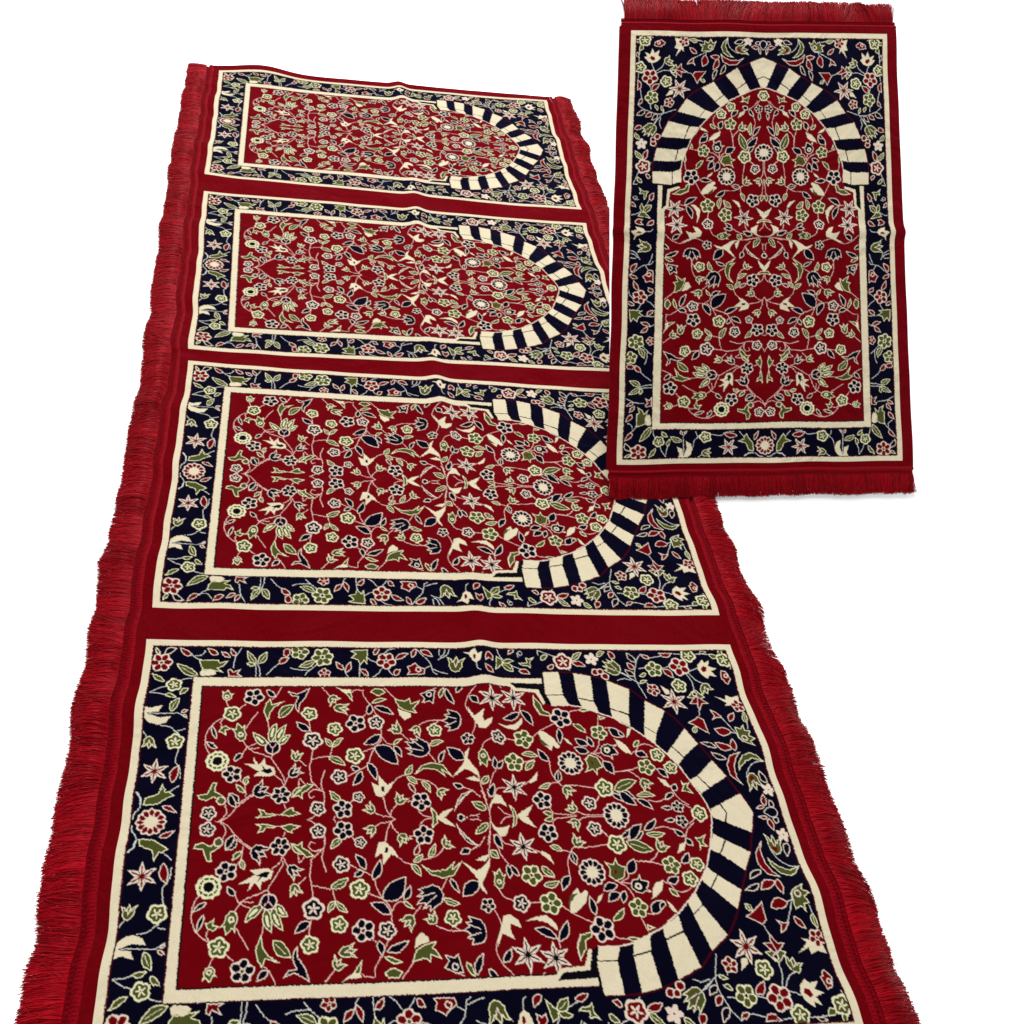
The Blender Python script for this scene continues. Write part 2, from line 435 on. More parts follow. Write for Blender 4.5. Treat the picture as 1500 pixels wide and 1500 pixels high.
FIELD = '''
@ A
c 1310 500 1260 580 1225 605;c 1010 640 960 680;c 850 610 870 665;c 830 760 760 800 700 870 675 960 690 1030 715 1080;c 830 770 805 800 810 835
c 1110 710 1060 780 1010 850;c 990 965 1020 1010 1070 1050 1150 1075 1220 1105;c 1015 1015 1100 980;c 1040 1028 1120 1020;c 1020 1010 985 1065
c 1195 790 1205 870;c 1220 1105 1260 1170 1320 1270 1330 1310;c 1235 1070 1220 1105;c 1245 1255 1300 1300 1325 1350;c 1360 1275 1325 1350
c 1450 1130 1510 1180;c 960 1290 1000 1345 1005 1440;c 1060 1420 1000 1460 950 1500
f 850 612 868 520 105 g;R5 1080 580 78 n g;l 1260 580 1182 520 52 n;S 900 725 72 g
l 768 942 728 818 40 n;l 778 1025 678 958 40 n;p g 785 885 810 840 850 828 892 860 845 868 848 915 810 888
f 985 965 940 800 125 g;l 985 1068 912 1138 50 n
p g 1190 800 1158 700 1180 640 1212 595 1232 650 1335 622 1250 672 1212 725 1195 795
l 1195 1000 1068 882 68 G;l 1215 975 1265 812 68 G;l 1260 980 1348 825 66 G;l 1285 1000 1380 912 58 G;o 1232 1018 62 n;c 1232 1018 1232 1060;c 1205 990 1232 1020 1262 990
l 1280 765 1415 655 80 g;U 775 1132 92;R5 895 1245 80 n n
b 1000 1152 1085 1160 1072 1095 1115 1160 1145 1140 1165 1105 1172 1160 1240 1185 1255 1240 1200 1265 1070 1255 1120 1220;q n 1130 1165 1180 1200 1210 1190 1232 1228 1190 1238 1130 1215 1155 1200
t 1365 1272 1465 1190 120 n;t 1412 1140 1440 1045 110 g;R6 1300 1430 80 n r;l 1000 1340 1032 1258 48 g;l 1000 1405 928 1328 44 g
t 1068 1425 1200 1350 170 n;l 950 1498 868 1410 62 n;p g 612 1420 690 1410 730 1320 772 1318 755 1390 820 1430 835 1480 780 1495 750 1440 680 1472 620 1452;o 805 1475 40 g
l 1395 1450 1490 1360 60 g
@ E
c 700 270 790 265 870 220 930 150 1000 90 1070 40;c 800 260 850 190 835 120;c 1325 130 1338 165;c 1255 215 1295 215
S 700 195 66 n;l 925 150 868 28 62 n;p g 1290 215 1360 165 1400 152 1395 175 1465 212 1370 232;p g 1265 215 1170 238 1082 238 1135 210 1108 162 1158 172 1180 205 1230 200
@ B
c 260 505 320 570 340 590;c 590 525 530 530 510 545;c 780 510 870 600;c 600 530 605 580 650 640;c 655 640 715 745;c 620 730 595 760;c 1210 510 1150 535
c 150 790 160 870 175 900;c 180 1035 165 1130 155 1200 165 1310;c 345 1010 325 1090;c 165 1125 290 1100 330 1100
c 750 860 750 950 690 1030 660 1100 640 1170 580 1210 460 1275;c 760 930 800 980 850 990;c 1070 820 1150 785 1260 780;c 1200 810 1240 780
c 910 890 980 955;c 1150 1060 1210 1140;c 590 1060 690 1020;c 850 1320 900 1270 960 1250;c 765 1440 780 1500;c 1040 1285 1130 1300 1190 1330 1230 1375
c 160 1310 240 1390 270 1420 275 1500;c 280 1220 250 1330 265 1410;c 60 1380 70 1295 110 1340;c 250 1400 190 1385 145 1420 160 1460 190 1450
p n -25 535 50 560 158 508 125 590 75 650 65 728 40 690 35 640 60 585 10 580
t 325 575 375 640 115 g;t 352 672 490 692 100 g;b 370 500 420 520 505 525 485 570 460 560;p g 450 550 500 545 515 625 480 590
p g 660 545 690 515 760 515 790 545 735 578;l 670 640 800 603 34 g;l 690 670 862 732 54 n;l 640 738 660 642 54 n
p g 860 600 950 620 990 595 1000 640 1078 612 1040 670 1020 680 1055 722 960 700 900 670;b 890 680 930 700 1000 720 1000 750 950 778 910 740
p n 1078 562 1150 528 1208 528 1190 642 1160 620 1095 638 1115 600;o 1155 565 24 n
l 1240 592 1282 502 42 g;l 1290 508 1372 642 52 n;l 1380 545 1450 472 46 n
S 155 730 64 g;l 160 875 42 802 64 n;S 365 855 62 g;R5 540 810 80 n r;S 710 800 64 n;S 180 960 80 n;l 345 1012 282 935 48 g;l 345 1012 433 932 48 g;l 310 1105 455 1178 64 g
l 750 905 602 992 74 n;l 695 1005 895 1165 130 n;l 850 995 927 938 32 g;l 855 1000 922 1102 54 n;t 915 890 835 815 120 g;t 1068 830 1025 900 115 g
S 1200 865 60 g;F 1425 775 1258 785 190 n;F 1155 1055 945 965 175 n;l 1150 1000 1278 958 48 g;S 530 1090 76 g;S 400 1275 68 n
l 575 1215 492 1178 48 n;l 590 1225 512 1352 64 n;l 635 1150 712 1302 70 n
b 668 1318 730 1352 728 1258 800 1338 862 1308 810 1392 760 1442 710 1432;q n 752 1350 778 1352 778 1395 755 1395
l 950 1258 1012 1162 55 g;l 965 1270 1055 1330 46 g;l 980 1320 1035 1410 44 r;l 1090 1300 1168 1405 48 g;t 1222 1380 1295 1425 125 g
p g 1025 1250 1090 1170 1180 1142 1270 1160 1360 1270 1262 1205 1295 1265 1210 1205 1110 1198;l 1240 1145 1287 1035 48 n;l 1455 1112 1302 1010 95 n
p g -5 1455 60 1400 130 1335 192 1345 140 1390 90 1420 95 1470 60 1440
l 412 1482 318 1398 62 g
@ F
c 490 110 520 80;c 700 190 750 215 830 225 870 245;c 770 60 790 150 830 220;c 880 120 840 170 830 220;c 970 90 1020 90;c 1065 180 1110 220 1170 230
c 130 265 180 240 200 220;c 310 268 350 260 365 235
S 220 165 66 n;R5 430 165 82 n n;S 560 60 50 n;t 695 188 615 125 115 g;t 885 118 935 30 125 g;R5 1085 95 82 n r
p g 1162 142 1218 190 1222 250 1188 250;b 1215 232 1270 180 1358 148 1300 215 1250 250
@ G
c 110 210 165 205 200 190;c 165 205 215 240 285 240;c 210 0 240 80 270 170 285 240;c 350 150 400 195 470 212;c 790 130 830 180 920 190 1020 198;c 1030 165 1100 190 1250 190;c 1180 90 1210 40
p n -20 182 0 100 60 30 125 -5 60 60 10 125;o 38 225 32 n;b 85 212 108 240 85 245;l 252 168 122 86 62 g
b 290 110 320 42 370 50 425 138 360 115 300 120 275 185 280 120
p g 440 116 490 150 518 220 482 220 470 170;b 515 208 560 165 648 112 605 200 570 222
R5 730 70 80 n n;t 1022 168 945 105 110 g;l 820 198 732 172 42 g;S 1130 90 62 n;D 1360 187 108 n
@ C
c 195 470 110 560 80 640 100 700 150 770 160 830 135 900;c 280 500 330 478 380 510;c 280 500 290 560;c 655 568 660 650 715 730;c 940 720 1000 690 1130 690;c 860 790 720 860 630 935
c 540 650 540 710;c 500 945 410 940;c 290 960 230 990 205 1040;c 1205 820 1212 730;c 1265 840 1310 835;c 1220 940 1200 1020 1150 1060 1090 1110
c 1160 1060 1230 1090 1260 1140;c 1230 1050 1160 1060;c 1350 1212 1500 1190;c 570 1130 660 1110;c 790 1130 810 1230 870 1300;c 330 1220 290 1290 270 1400 270 1450
c 180 1240 210 1350 250 1480;c 410 1360 340 1380 320 1430;c 580 1320 620 1295;c 0 1320 130 1380 200 1440;c 800 1310 860 1300 900 1330 1000 1325 1200 1350;c 1210 1410 1190 1450
l 110 575 188 655 52 n;b 95 665 150 750 175 740 230 708 215 770 230 810 300 782 290 830 240 872 190 860 160 800 110 720
L 295 615 112 n;L 485 590 106 n;p g 652 570 660 650 720 730 812 745 790 710 740 690 720 640 690 610
R5 890 755 86 n r;l 1040 690 1135 690 28 g;l 540 710 392 775 62 n;l 545 690 655 822 60 n;b 345 822 430 830 500 810 558 755 562 800 510 858 430 850
R5 570 935 80 g k;S 350 940 64 n;f 205 1042 252 1195 105 g;R5 95 940 54 n n
b 698 868 740 870 830 930 880 1002 860 1018 820 990 810 1035 750 990 708 930;q g 700 890 722 940 800 1000 740 988 705 935
l 870 842 882 982 54 n;b 908 922 950 940 992 988 950 970;l 990 805 1108 882 44 g;D 970 1140 104 n;R5 1215 880 68 g k;l 1300 838 1438 918 70 n
p g 1215 735 1275 750 1225 772;l 1125 985 1005 928 62 n;l 1130 1045 1000 1005 60 n;l 1170 1002 1112 910 48 n;f 1228 1012 1385 1055 140 n
p g 1098 1110 1130 1068 1200 1090 1252 1170 1200 1190 1202 1240 1160 1190 1098 1215 1120 1170;q r 1138 1110 1168 1130 1158 1165
b 1342 932 1400 960 1480 1030 1495 1065 1430 1030;l 1245 1120 1345 1230 72 n;l 790 1125 688 1015 58 n;l 555 1060 695 1082 48 g;l 588 1198 668 1118 62 g;l 870 1302 865 1195 64 n
R5 490 1135 80 g r;l 320 1218 310 1110 52 n;l 345 1212 393 1128 52 n;b 108 1012 90 1100 130 1150 170 1200 198 1270 150 1230 100 1200 70 1190 0 1242 -30 1260 40 1170 65 1130 70 1060
b 78 1270 150 1255 205 1305 140 1292;l 215 1332 268 1268 62 g;L 490 1350 114 n;b 618 1292 692 1210 682 1280 630 1312
l 60 1352 -35 1318 52 n;p n -5 1485 40 1410 135 1368 80 1420 20 1475;l 800 1310 702 1348 48 g;t 908 1335 985 1415 115 g;S 1260 1345 78 g
l 285 1455 312 1332 62 n;l 1360 1370 1530 1440 54 n;l 1320 1390 1420 1462 42 n
@ D
c 150 1040 175 990 230 975 300 1000;c 105 1060 150 1030;c 165 1170 80 1200 -30 1210;c 80 1200 150 1240 190 1280;c 450 1345 470 1380 520 1440 600 1490;c 390 1440 330 1465 250 1450;c 300 1180 350 1190
b 68 922 75 850 112 838 90 900;l 52 912 -12 858 34 n;l 130 1002 178 942 44 g;S 330 1065 60 g;l 140 1050 248 1082 58 n;b 0 948 60 985 105 1042 60 1052 0 1002 -25 955
R5 235 1168 70 g r;t 190 1272 268 1355 115 g;S 445 1172 56 g;l 330 1180 425 1262 52 n;b 332 1256 400 1280 455 1348 390 1322
l 465 1372 492 1308 62 n;l 470 1388 393 1448 54 n;p g 532 1275 560 1310 612 1298 590 1340 645 1395 570 1372 538 1375 555 1330
l -45 1362 155 1285 95 g;l 0 1368 155 1495 74 n;l 150 1410 315 1412 50 g;l 150 1440 295 1535 52 n
@ H
c 560 100 650 150;R5 505 120 52 n n;l 460 136 358 130 38 n;S 690 173 66 g
'''
# the arch: cream blocks (outer row, inner row) between navy ones, tile C or D, upper half
BLOCKS = '''
C 740 372 872 372 905 555 765 560
C 775 570 910 567 960 640 815 645
C 1000 380 1145 405 1170 605 1040 580
C 1040 594 1175 620 1215 708 1075 658
C 1287 445 1478 514 1470 715 1320 670
C 1322 684 1470 732 1485 820 1335 748
D 232 608 395 692 325 880 225 822
D 225 834 322 888 315 968 227 908
D 570 850 675 972 562 1078 465 995
D 455 1002 553 1088 510 1142 418 1057
D 800 1110 925 1238 785 1335 685 1240
D 675 1247 773 1345 710 1392 615 1280
H 880 95 1040 8 1150 160 1150 205 936 205 936 170
H 795 140 865 103 922 172 922 205 800 205
'''
OUTER = [('C', '735 365 872 365 1000 372 1145 397 1287 438 1384 468 1480 506'),
         ('D', '232 600 395 682 480 750 570 840 675 962 800 1100 930 1235 1035 1385'),
         ('H', '1048 0 1100 75 1160 172 1160 215')]
INNER = [('C', '815 650 960 645 1075 662 1215 712 1335 750 1400 785'),
         ('D', '5 785 120 840 225 910 315 972 415 1060 510 1148 612 1280 690 1385'),
         ('H', '745 85 795 172 795 215')]


def weave():
    """knot colours of a whole panel as an index map (rows across the panel, columns along it)"""
    s = Loom()
    a = s.a
    v = (np.arange(s.H) + .5)[:, None] / RES
    u = (np.arange(s.W) + .5)[None, :] / RES
    e = np.minimum(np.minimum(u + 0 * v, 1 - u + 0 * v), v + 0 * u)
    a[:] = 1
    a[e < .0138] = COL['R']
    s.run(BORDER)
    a[e < .0138] = COL['R']
    a[e < .0113] = COL['w']
    # inner cream frame and the red field
    uend = design_xy('C', [725, 430])[0, 0]
    fr = (u > .0785) & (v > .0708) & (u < uend)
    a[(u > .0765) & (v > .0697) & (u < uend)] = COL['R']
    a[fr] = COL['w']
    a[(u > .0915) & (v > .0865) & (u < uend)] = COL['k']
    fld = (u > .0940) & (v > .0885) & (u < uend + .02)
    # arch
    bot = .35
    out = np.concatenate([design_xy(t, [float(x) for x in p.split()]) for t, p in OUTER])
    inn = np.concatenate([design_xy(t, [float(x) for x in p.split()]) for t, p in INNER])
    P = np.r_[out, [[out[-1, 0], bot]], [[out[0, 0], bot]]]
    keep = a.copy()
    s.poly(P, 'n', 'R', lw=.0026, grow=.001)
    a[:, :int((out[0, 0] + .002) * RES)] = keep[:, :int((out[0, 0] + .002) * RES)]
    a[fld & (u < out[0, 0] + .0005)] = COL['r']
    step = design_xy('C', [450, 463, 735, 470, 722, 372, 742, 372, 765, 560, 815, 645, 750, 632, 695, 520, 505, 507])
    s.poly(step, 'k', None, grow=.0004)
    Q = np.r_[inn, [[inn[-1, 0], bot]], [[inn[0, 0] - .2, bot]], [[inn[0, 0] - .2, inn[0, 1]]]]
    s.poly(Q, 'r', None)
    s.line(inn, 'o', .0022)
    a[fld & (u < out[0, 0] + .003) & (v > inn[0, 1])] = COL['r']
    s.poly(design_xy('C', [418, 460, 455, 463, 508, 507, 697, 518, 757, 632, 738, 640, 675, 540, 500, 528]), 'w', None, grow=.0003)
    for ln in BLOCKS.strip().splitlines():
        w = ln.split()
        s.poly(design_xy(w[0], [float(x) for x in w[1:]]), 'w', None, grow=.0004)
    # motifs of the field stay inside the arch
    clip = (a == COL['r'])
    before = a.copy()
    s.stem = 'P'
    s.run(FIELD)
    lim = clip | (a == before)
    a[~lim] = before[~lim]
    s2 = a.copy()
    # red flower that overlaps the arch foot
    s.t = 'C'
    for x, y, r in ((1190, 372, 32), (1232, 368, 28), (1275, 408, 32)):
        c, sc = s.scale(x, y)
        s.disc(c, r * sc, 'o')
        s.disc(c, r * sc - .0019, 'r')
    full = np.concatenate([a[:int(.313 * RES)], a[:int(.313 * RES)][::-1]], 0)
    # yarn: each knot row and column sits a little off, so edges step like weaving
    rng = np.random.default_rng(4)
    H, Wd = full.shape
    k = 4
    def shift(ky, kx):
        n = rng.normal(0, .7, (H // ky + 1, Wd // kx + 1))
        return np.repeat(np.repeat(n, ky, 0), kx, 1)[:H, :Wd].round().astype(int)
    ii = np.clip(np.arange(H)[:, None] + shift(24, k), 0, H - 1)
    jj = np.clip(np.arange(Wd)[None, :] + shift(k, 24), 0, Wd - 1)
    return full[ii, jj]


# ---------------------------------------------------------------- materials
YARN = np.array([[0, 0, 0], [.0013, .0011, .0056], [.092, .0007, .0021], [.042, .048, .010], [.505, .445, .312],
                 [.002, .0015, .003], [.034, .0006, .0026], [.52, .425, .345], [.52, .50, .315], [.56, .345, .300], [.42, .43, .40]], np.float32)
YARN /= 1.35
RED = YARN[2]


def pile_material():
    m, nt, b = mat('velvet_pile')
    at = nt.nodes.new('ShaderNodeAttribute')
    at.attribute_name = 'yarn'
    tc = nt.nodes.new('ShaderNodeTexCoord')
    n1 = nt.nodes.new('ShaderNodeTexNoise')
    n1.inputs['Scale'].default_value = 900
    n1.inputs['Detail'].default_value = 2
    nt.links.new(tc.outputs['Object'], n1.inputs['Vector'])
    n2 = nt.nodes.new('ShaderNodeTexNoise')
    n2.inputs['Scale'].default_value = 9
    n2.inputs['Detail'].default_value = 4
    nt.links.new(tc.outputs['Object'], n2.inputs['Vector'])
    # nap: brushed patches lie one way or the other and take more or less sheen
    mr = nt.nodes.new('ShaderNodeMapRange')
    mr.inputs[1].default_value, mr.inputs[2].default_value = .35, .7
    mr.inputs[3].default_value, mr.inputs[4].default_value = .45, .95
    nt.links.new(n2.outputs['Fac'], mr.inputs[0])
    nt.links.new(mr.outputs[0], b.inputs['Sheen Weight'])
    b.inputs['Sheen Roughness'].default_value = .5
    tint = nt.nodes.new('ShaderNodeGamma')
    tint.inputs['Gamma'].default_value = .5
    nt.links.new(at.outputs['Color'], tint.inputs['Color'])
    nt.links.new(tint.outputs[0], b.inputs['Sheen Tint'])
    nt.links.new(at.outputs['Color'], b.inputs['Base Color'])
    b.inputs['Roughness'].default_value = .95
    b.inputs['Specular IOR Level'].default_value = 0.0
    lay = nt.nodes.new('ShaderNodeBump')                  # the pile leans this way and that in brushed patches
    lay.inputs['Strength'].default_value = 1.0
    lay.inputs['Distance'].default_value = .014
    n3 = nt.nodes.new('ShaderNodeTexNoise')
    n3.inputs['Scale'].default_value = 7
    n3.inputs['Detail'].default_value = 3
    n3.inputs['Roughness'].default_value = .6
    n3.inputs['Distortion'].default_value = .8
    nt.links.new(tc.outputs['Object'], n3.inputs['Vector'])
    nt.links.new(n3.outputs['Fac'], lay.inputs['Height'])
    bp = nt.nodes.new('ShaderNodeBump')
    nt.links.new(lay.outputs[0], bp.inputs['Normal'])
    bp.inputs['Strength'].default_value = .2
    bp.inputs['Distance'].default_value = .0012
    nt.links.new(n1.outputs['Fac'], bp.inputs['Height'])
    nt.links.new(bp.outputs[0], b.inputs['Normal'])
    return m


def thread_material(name, c, rough, spec):
    m, nt, b = mat(name)
    tc = nt.nodes.new('ShaderNodeTexCoord')
    at = nt.nodes.new('ShaderNodeAttribute')
    at.attribute_name = 'yarn'
    nt.links.new(at.outputs['Color'], b.inputs['Base Color'])
    b.inputs['Roughness'].default_value = rough
    b.inputs['Specular IOR Level'].default_value = spec
    b.inputs['Specular Tint'].default_value = (1, .06, .10, 1)
    b.inputs['Sheen Weight'].default_value = .05
    b.inputs['Sheen Tint'].default_value = (.9, .05, .10, 1)
    n1 = nt.nodes.new('ShaderNodeTexNoise')
    n1.inputs['Scale'].default_value = 700
    nt.links.new(tc.outputs['Object'], n1.inputs['Vector'])
    bp = nt.nodes.new('ShaderNodeBump')
    bp.inputs['Strength'].default_value = .3
    bp.inputs['Distance'].default_value = .0008
    nt.links.new(n1.outputs['Fac'], bp.inputs['Height'])
    nt.links.new(bp.outputs[0], b.inputs['Normal'])
    return m


M_PILE = pile_material()
M_FRINGE = thread_material('fringe_thread', None, .40, .22)
M_HEM = thread_material('hem_stitching', None, .6, .10)

m, nt, b = mat('white_studio_floor')
b.inputs['Base Color'].default_value = (.93, .93, .93, 1)
b.inputs['Roughness'].default_value = .9
b.inputs['Specular IOR Level'].default_value = .1
nz = nt.nodes.new('ShaderNodeTexNoise')
nz.inputs['Scale'].default_value = 60
bp = nt.nodes.new('ShaderNodeBump')
bp.inputs['Strength'].default_value = .02
nt.links.new(nz.outputs['Fac'], bp.inputs['Height'])
nt.links.new(bp.outputs[0], b.inputs['Normal'])
M_FLOOR = m
m, nt, b = mat('white_board')
b.inputs['Base Color'].default_value = (.93, .93, .93, 1)
b.inputs['Roughness'].default_value = .8
b.inputs['Specular IOR Level'].default_value = .1
nz = nt.nodes.new('ShaderNodeTexNoise')
nz.inputs['Scale'].default_value = 90
bp = nt.nodes.new('ShaderNodeBump')
bp.inputs['Strength'].default_value = .02
nt.links.new(nz.outputs['Fac'], bp.inputs['Height'])
nt.links.new(bp.outputs[0], b.inputs['Normal'])
M_BOARD = m

# ---------------------------------------------------------------- floor
F = 40.0
fl = mesh_from('floor', [(-F, -F, 0), (F, -F, 0), (F, F, 0), (-F, F, 0)], [[0, 1, 2, 3]], M_FLOOR, smooth=False)
fl['kind'] = 'structure'

DESIGN = weave()
DCOL = YARN[DESIGN]                                     # (1252, 2000, 3)


def soft(A, k):
    """average over k x k knots"""
    if k < 2:
        return A
    c = np.cumsum(np.pad(A, ((k, 0), (0, 0), (0, 0))), 0, dtype=np.float64)
    A = (c[k:] - c[:-k]) / k
    c = np.cumsum(np.pad(A, ((0, 0), (k, 0), (0, 0))), 1, dtype=np.float64)
    return (c[:, k:] - c[:, :-k]) / k


def knots(nu, nv, seed):
    k = max(1, int(round(RES / nu)))
    B = soft(DCOL, k)
    h = k // 2
    j = np.clip((np.linspace(0, 1, nu) * (RES - 1)).round().astype(int) + h, 0, RES - 1)
    i = np.clip((np.linspace(0, 1, nv) * (B.shape[0] - 1)).round().astype(int) + h, 0, B.shape[0] - 1)
    c = B[np.ix_(i, j)]
    g = np.random.default_rng(seed)
    return (c * g.normal(1, .04, (nv, nu, 1)).clip(.7, 1.3)).astype(np.float32)


def waves(seed, n, lo, hi):
    g = np.random.default_rng(seed)
    k = g.uniform(lo, hi, n)
    a = g.uniform(0, 2 * PI, n)
    p = g.uniform(0, 2 * PI, n)

    def f(x, y):
        z = 0
        for i in range(n):
            z = z + np.sin(k[i] * (x * math.cos(a[i]) + y * math.sin(a[i])) + p[i])
        return z / n
    return f


def sstep(x, a, b):
    t = np.clip((x - a) / (b - a), 0, 1)
    return t * t * (3 - 2 * t)


# ---------------------------------------------------------------- the long rug: a surface over (u across the places, w along the rug)
WK = np.array([0, .626, .6944, 1.3205, 1.3889, 2.0149, 2.0833, 2.7093])
LK = np.array([(-.0003, -.0339), (-.0040, -.6245), (-.0025, -.7008), (.0073, -1.3345), (.0101, -1.3724), (-.0018, -2.0118), (-.0040, -2.0766),
               (-.0088, -2.7070)])
RK = np.array([(1.0021, .0368), (.9950, -.6205), (.9962, -.6863), (.9960, -1.3190), (.9965, -1.3850), (.9972, -2.0251), (1.0010, -2.0902),
               (1.0091, -2.7457)])
CAMXY = np.array([.18641602, -3.1111604])
LK, RK = [CAMXY + (k - CAMXY) * (1 - .0115 / 1.41351) for k in (LK, RK)]
bigw = waves(3, 7, 6, 17)
finew = waves(8, 9, 25, 60)


def interp_ex(w, k):
    y = np.interp(w, WK, k)
    y = np.where(w < 0, k[0] + w * (k[1] - k[0]) / (WK[1] - WK[0]), y)
    return np.where(w > WK[-1], k[-1] + (w - WK[-1]) * (k[-1] - k[-2]) / (WK[-1] - WK[-2]), y)


def ripple(w):
    return .8 * np.sin(w * 23 + 1.3 * np.sin(w * 5.1)) + .6 * np.sin(w * 47 + 2) + .3 * np.sin(w * 83)


def long_rug(u, w, lift=0.0):
    u, w = np.broadcast_arrays(np.asarray(u, float), np.asarray(w, float))
    lx, ly = interp_ex(w, LK[:, 0]), interp_ex(w, LK[:, 1])
    rx, ry = interp_ex(w, RK[:, 0]), interp_ex(w, RK[:, 1])
    x, y = lx + (rx - lx) * u, ly + (ry - ly) * u
    calm = 1 - np.exp(-((w - 1.66) / .17) ** 2) * sstep(u, .6, .85)      # under the foot of the board
    z = .0105 + .0022 * bigw(x, y) + .0009 * finew(x, y)
    z = z + .0088 * np.exp(-((u - .53 - .012 * np.sin(w * 4)) / .022) ** 2) * (.75 + .5 * np.sin(w * 9 + .5))   # fold line
    z = z + .0026 * sstep(u, .80, 1.03) * (1.1 + ripple(w))
    z = z + .0024 * sstep(-u, -.10, .03) * (1.1 + ripple(w + 5))
    z = z + .020 * np.exp(-((u - .12) / .09) ** 2) * np.exp(-(np.maximum(w + .03, 0) / .09) ** 2)               # lifted far edge
    x = x + .0024 * sstep(u, .85, 1.05) * ripple(w) * .6 * calm - .002 * sstep(-u, -.05, .03) * ripple(w + 5)
    y = y + .0016 * finew(y * 1.3, x)
    z = .0055 + (z - .0055) * (.25 + .75 * calm)
    return np.stack([x, y, z + lift], -1)


def short_rug_frame():
    A = np.array([.84445032, -1.73510009, .012])
    ex = np.array([.9990512591, .0435497603, 0])
    up = np.array([-.0333610519, .7653176655, .6427876097])
    n = np.array([.0279932463, -.6421777708, .7660444431])
    return A, ex, up, n


BA, BX, BU, BN = short_rug_frame()
sw = waves(21, 7, 7, 18)
sf = waves(22, 8, 25, 55)


def on_board(a, b, c):
    a, b, c = np.broadcast_arrays(a, b, c)
    return BA + a[..., None] * BX + b[..., None] * BU + c[..., None] * BN


def short_rug(u, v, lift=0.0):
    u, v = np.broadcast_arrays(np.asarray(u, float), np.asarray(v, float))
    t = v / PW
    tl, tr, bl, br = np.array([.0657, .9606]), np.array([.6684, 1.024]), np.array([.0127, .0638]), np.array([.67, .078])
    p = (bl * (1 - u)[..., None] + tl * u[..., None]) * (1 - t)[..., None] + (br * (1 - u)[..., None] + tr * u[..., None]) * t[..., None]
    a, b = p[..., 0], p[..., 1]
    a = a + .0022 * sf(b, a * .3) * sstep(np.abs(t - .5), .3, .52) - .0025 * np.sign(.5 - t) * np.exp(-((u - .53) / .012) ** 2) * sstep(np.abs(t - .5), .40, .5)
    b = b + .0020 * sf(a + 3, b)
    z = .0066 + .0011 * sw(a, b) + .0005 * sf(a, b) + .0035 * np.exp(-((u - .53) / .016) ** 2)
    return on_board(a, b, z + lift)


def patch(surface, us, ws, drop=None):
    P = surface(us[None, :], ws[:, None])
    return P.reshape(-1, 3), grid_quads(len(ws), len(us))


def merge(parts):
    V, Q, n = [], [], 0
    for v, q in parts:
        V.append(v)
        Q.append(q + n)
        n += len(v)
    return np.concatenate(V), np.concatenate(Q)


def strip(surface, us, ws, base, seed):
    """plush margin; base = function giving the foot of an edge wall below points, for open edges"""
    return patch(surface, us, ws)


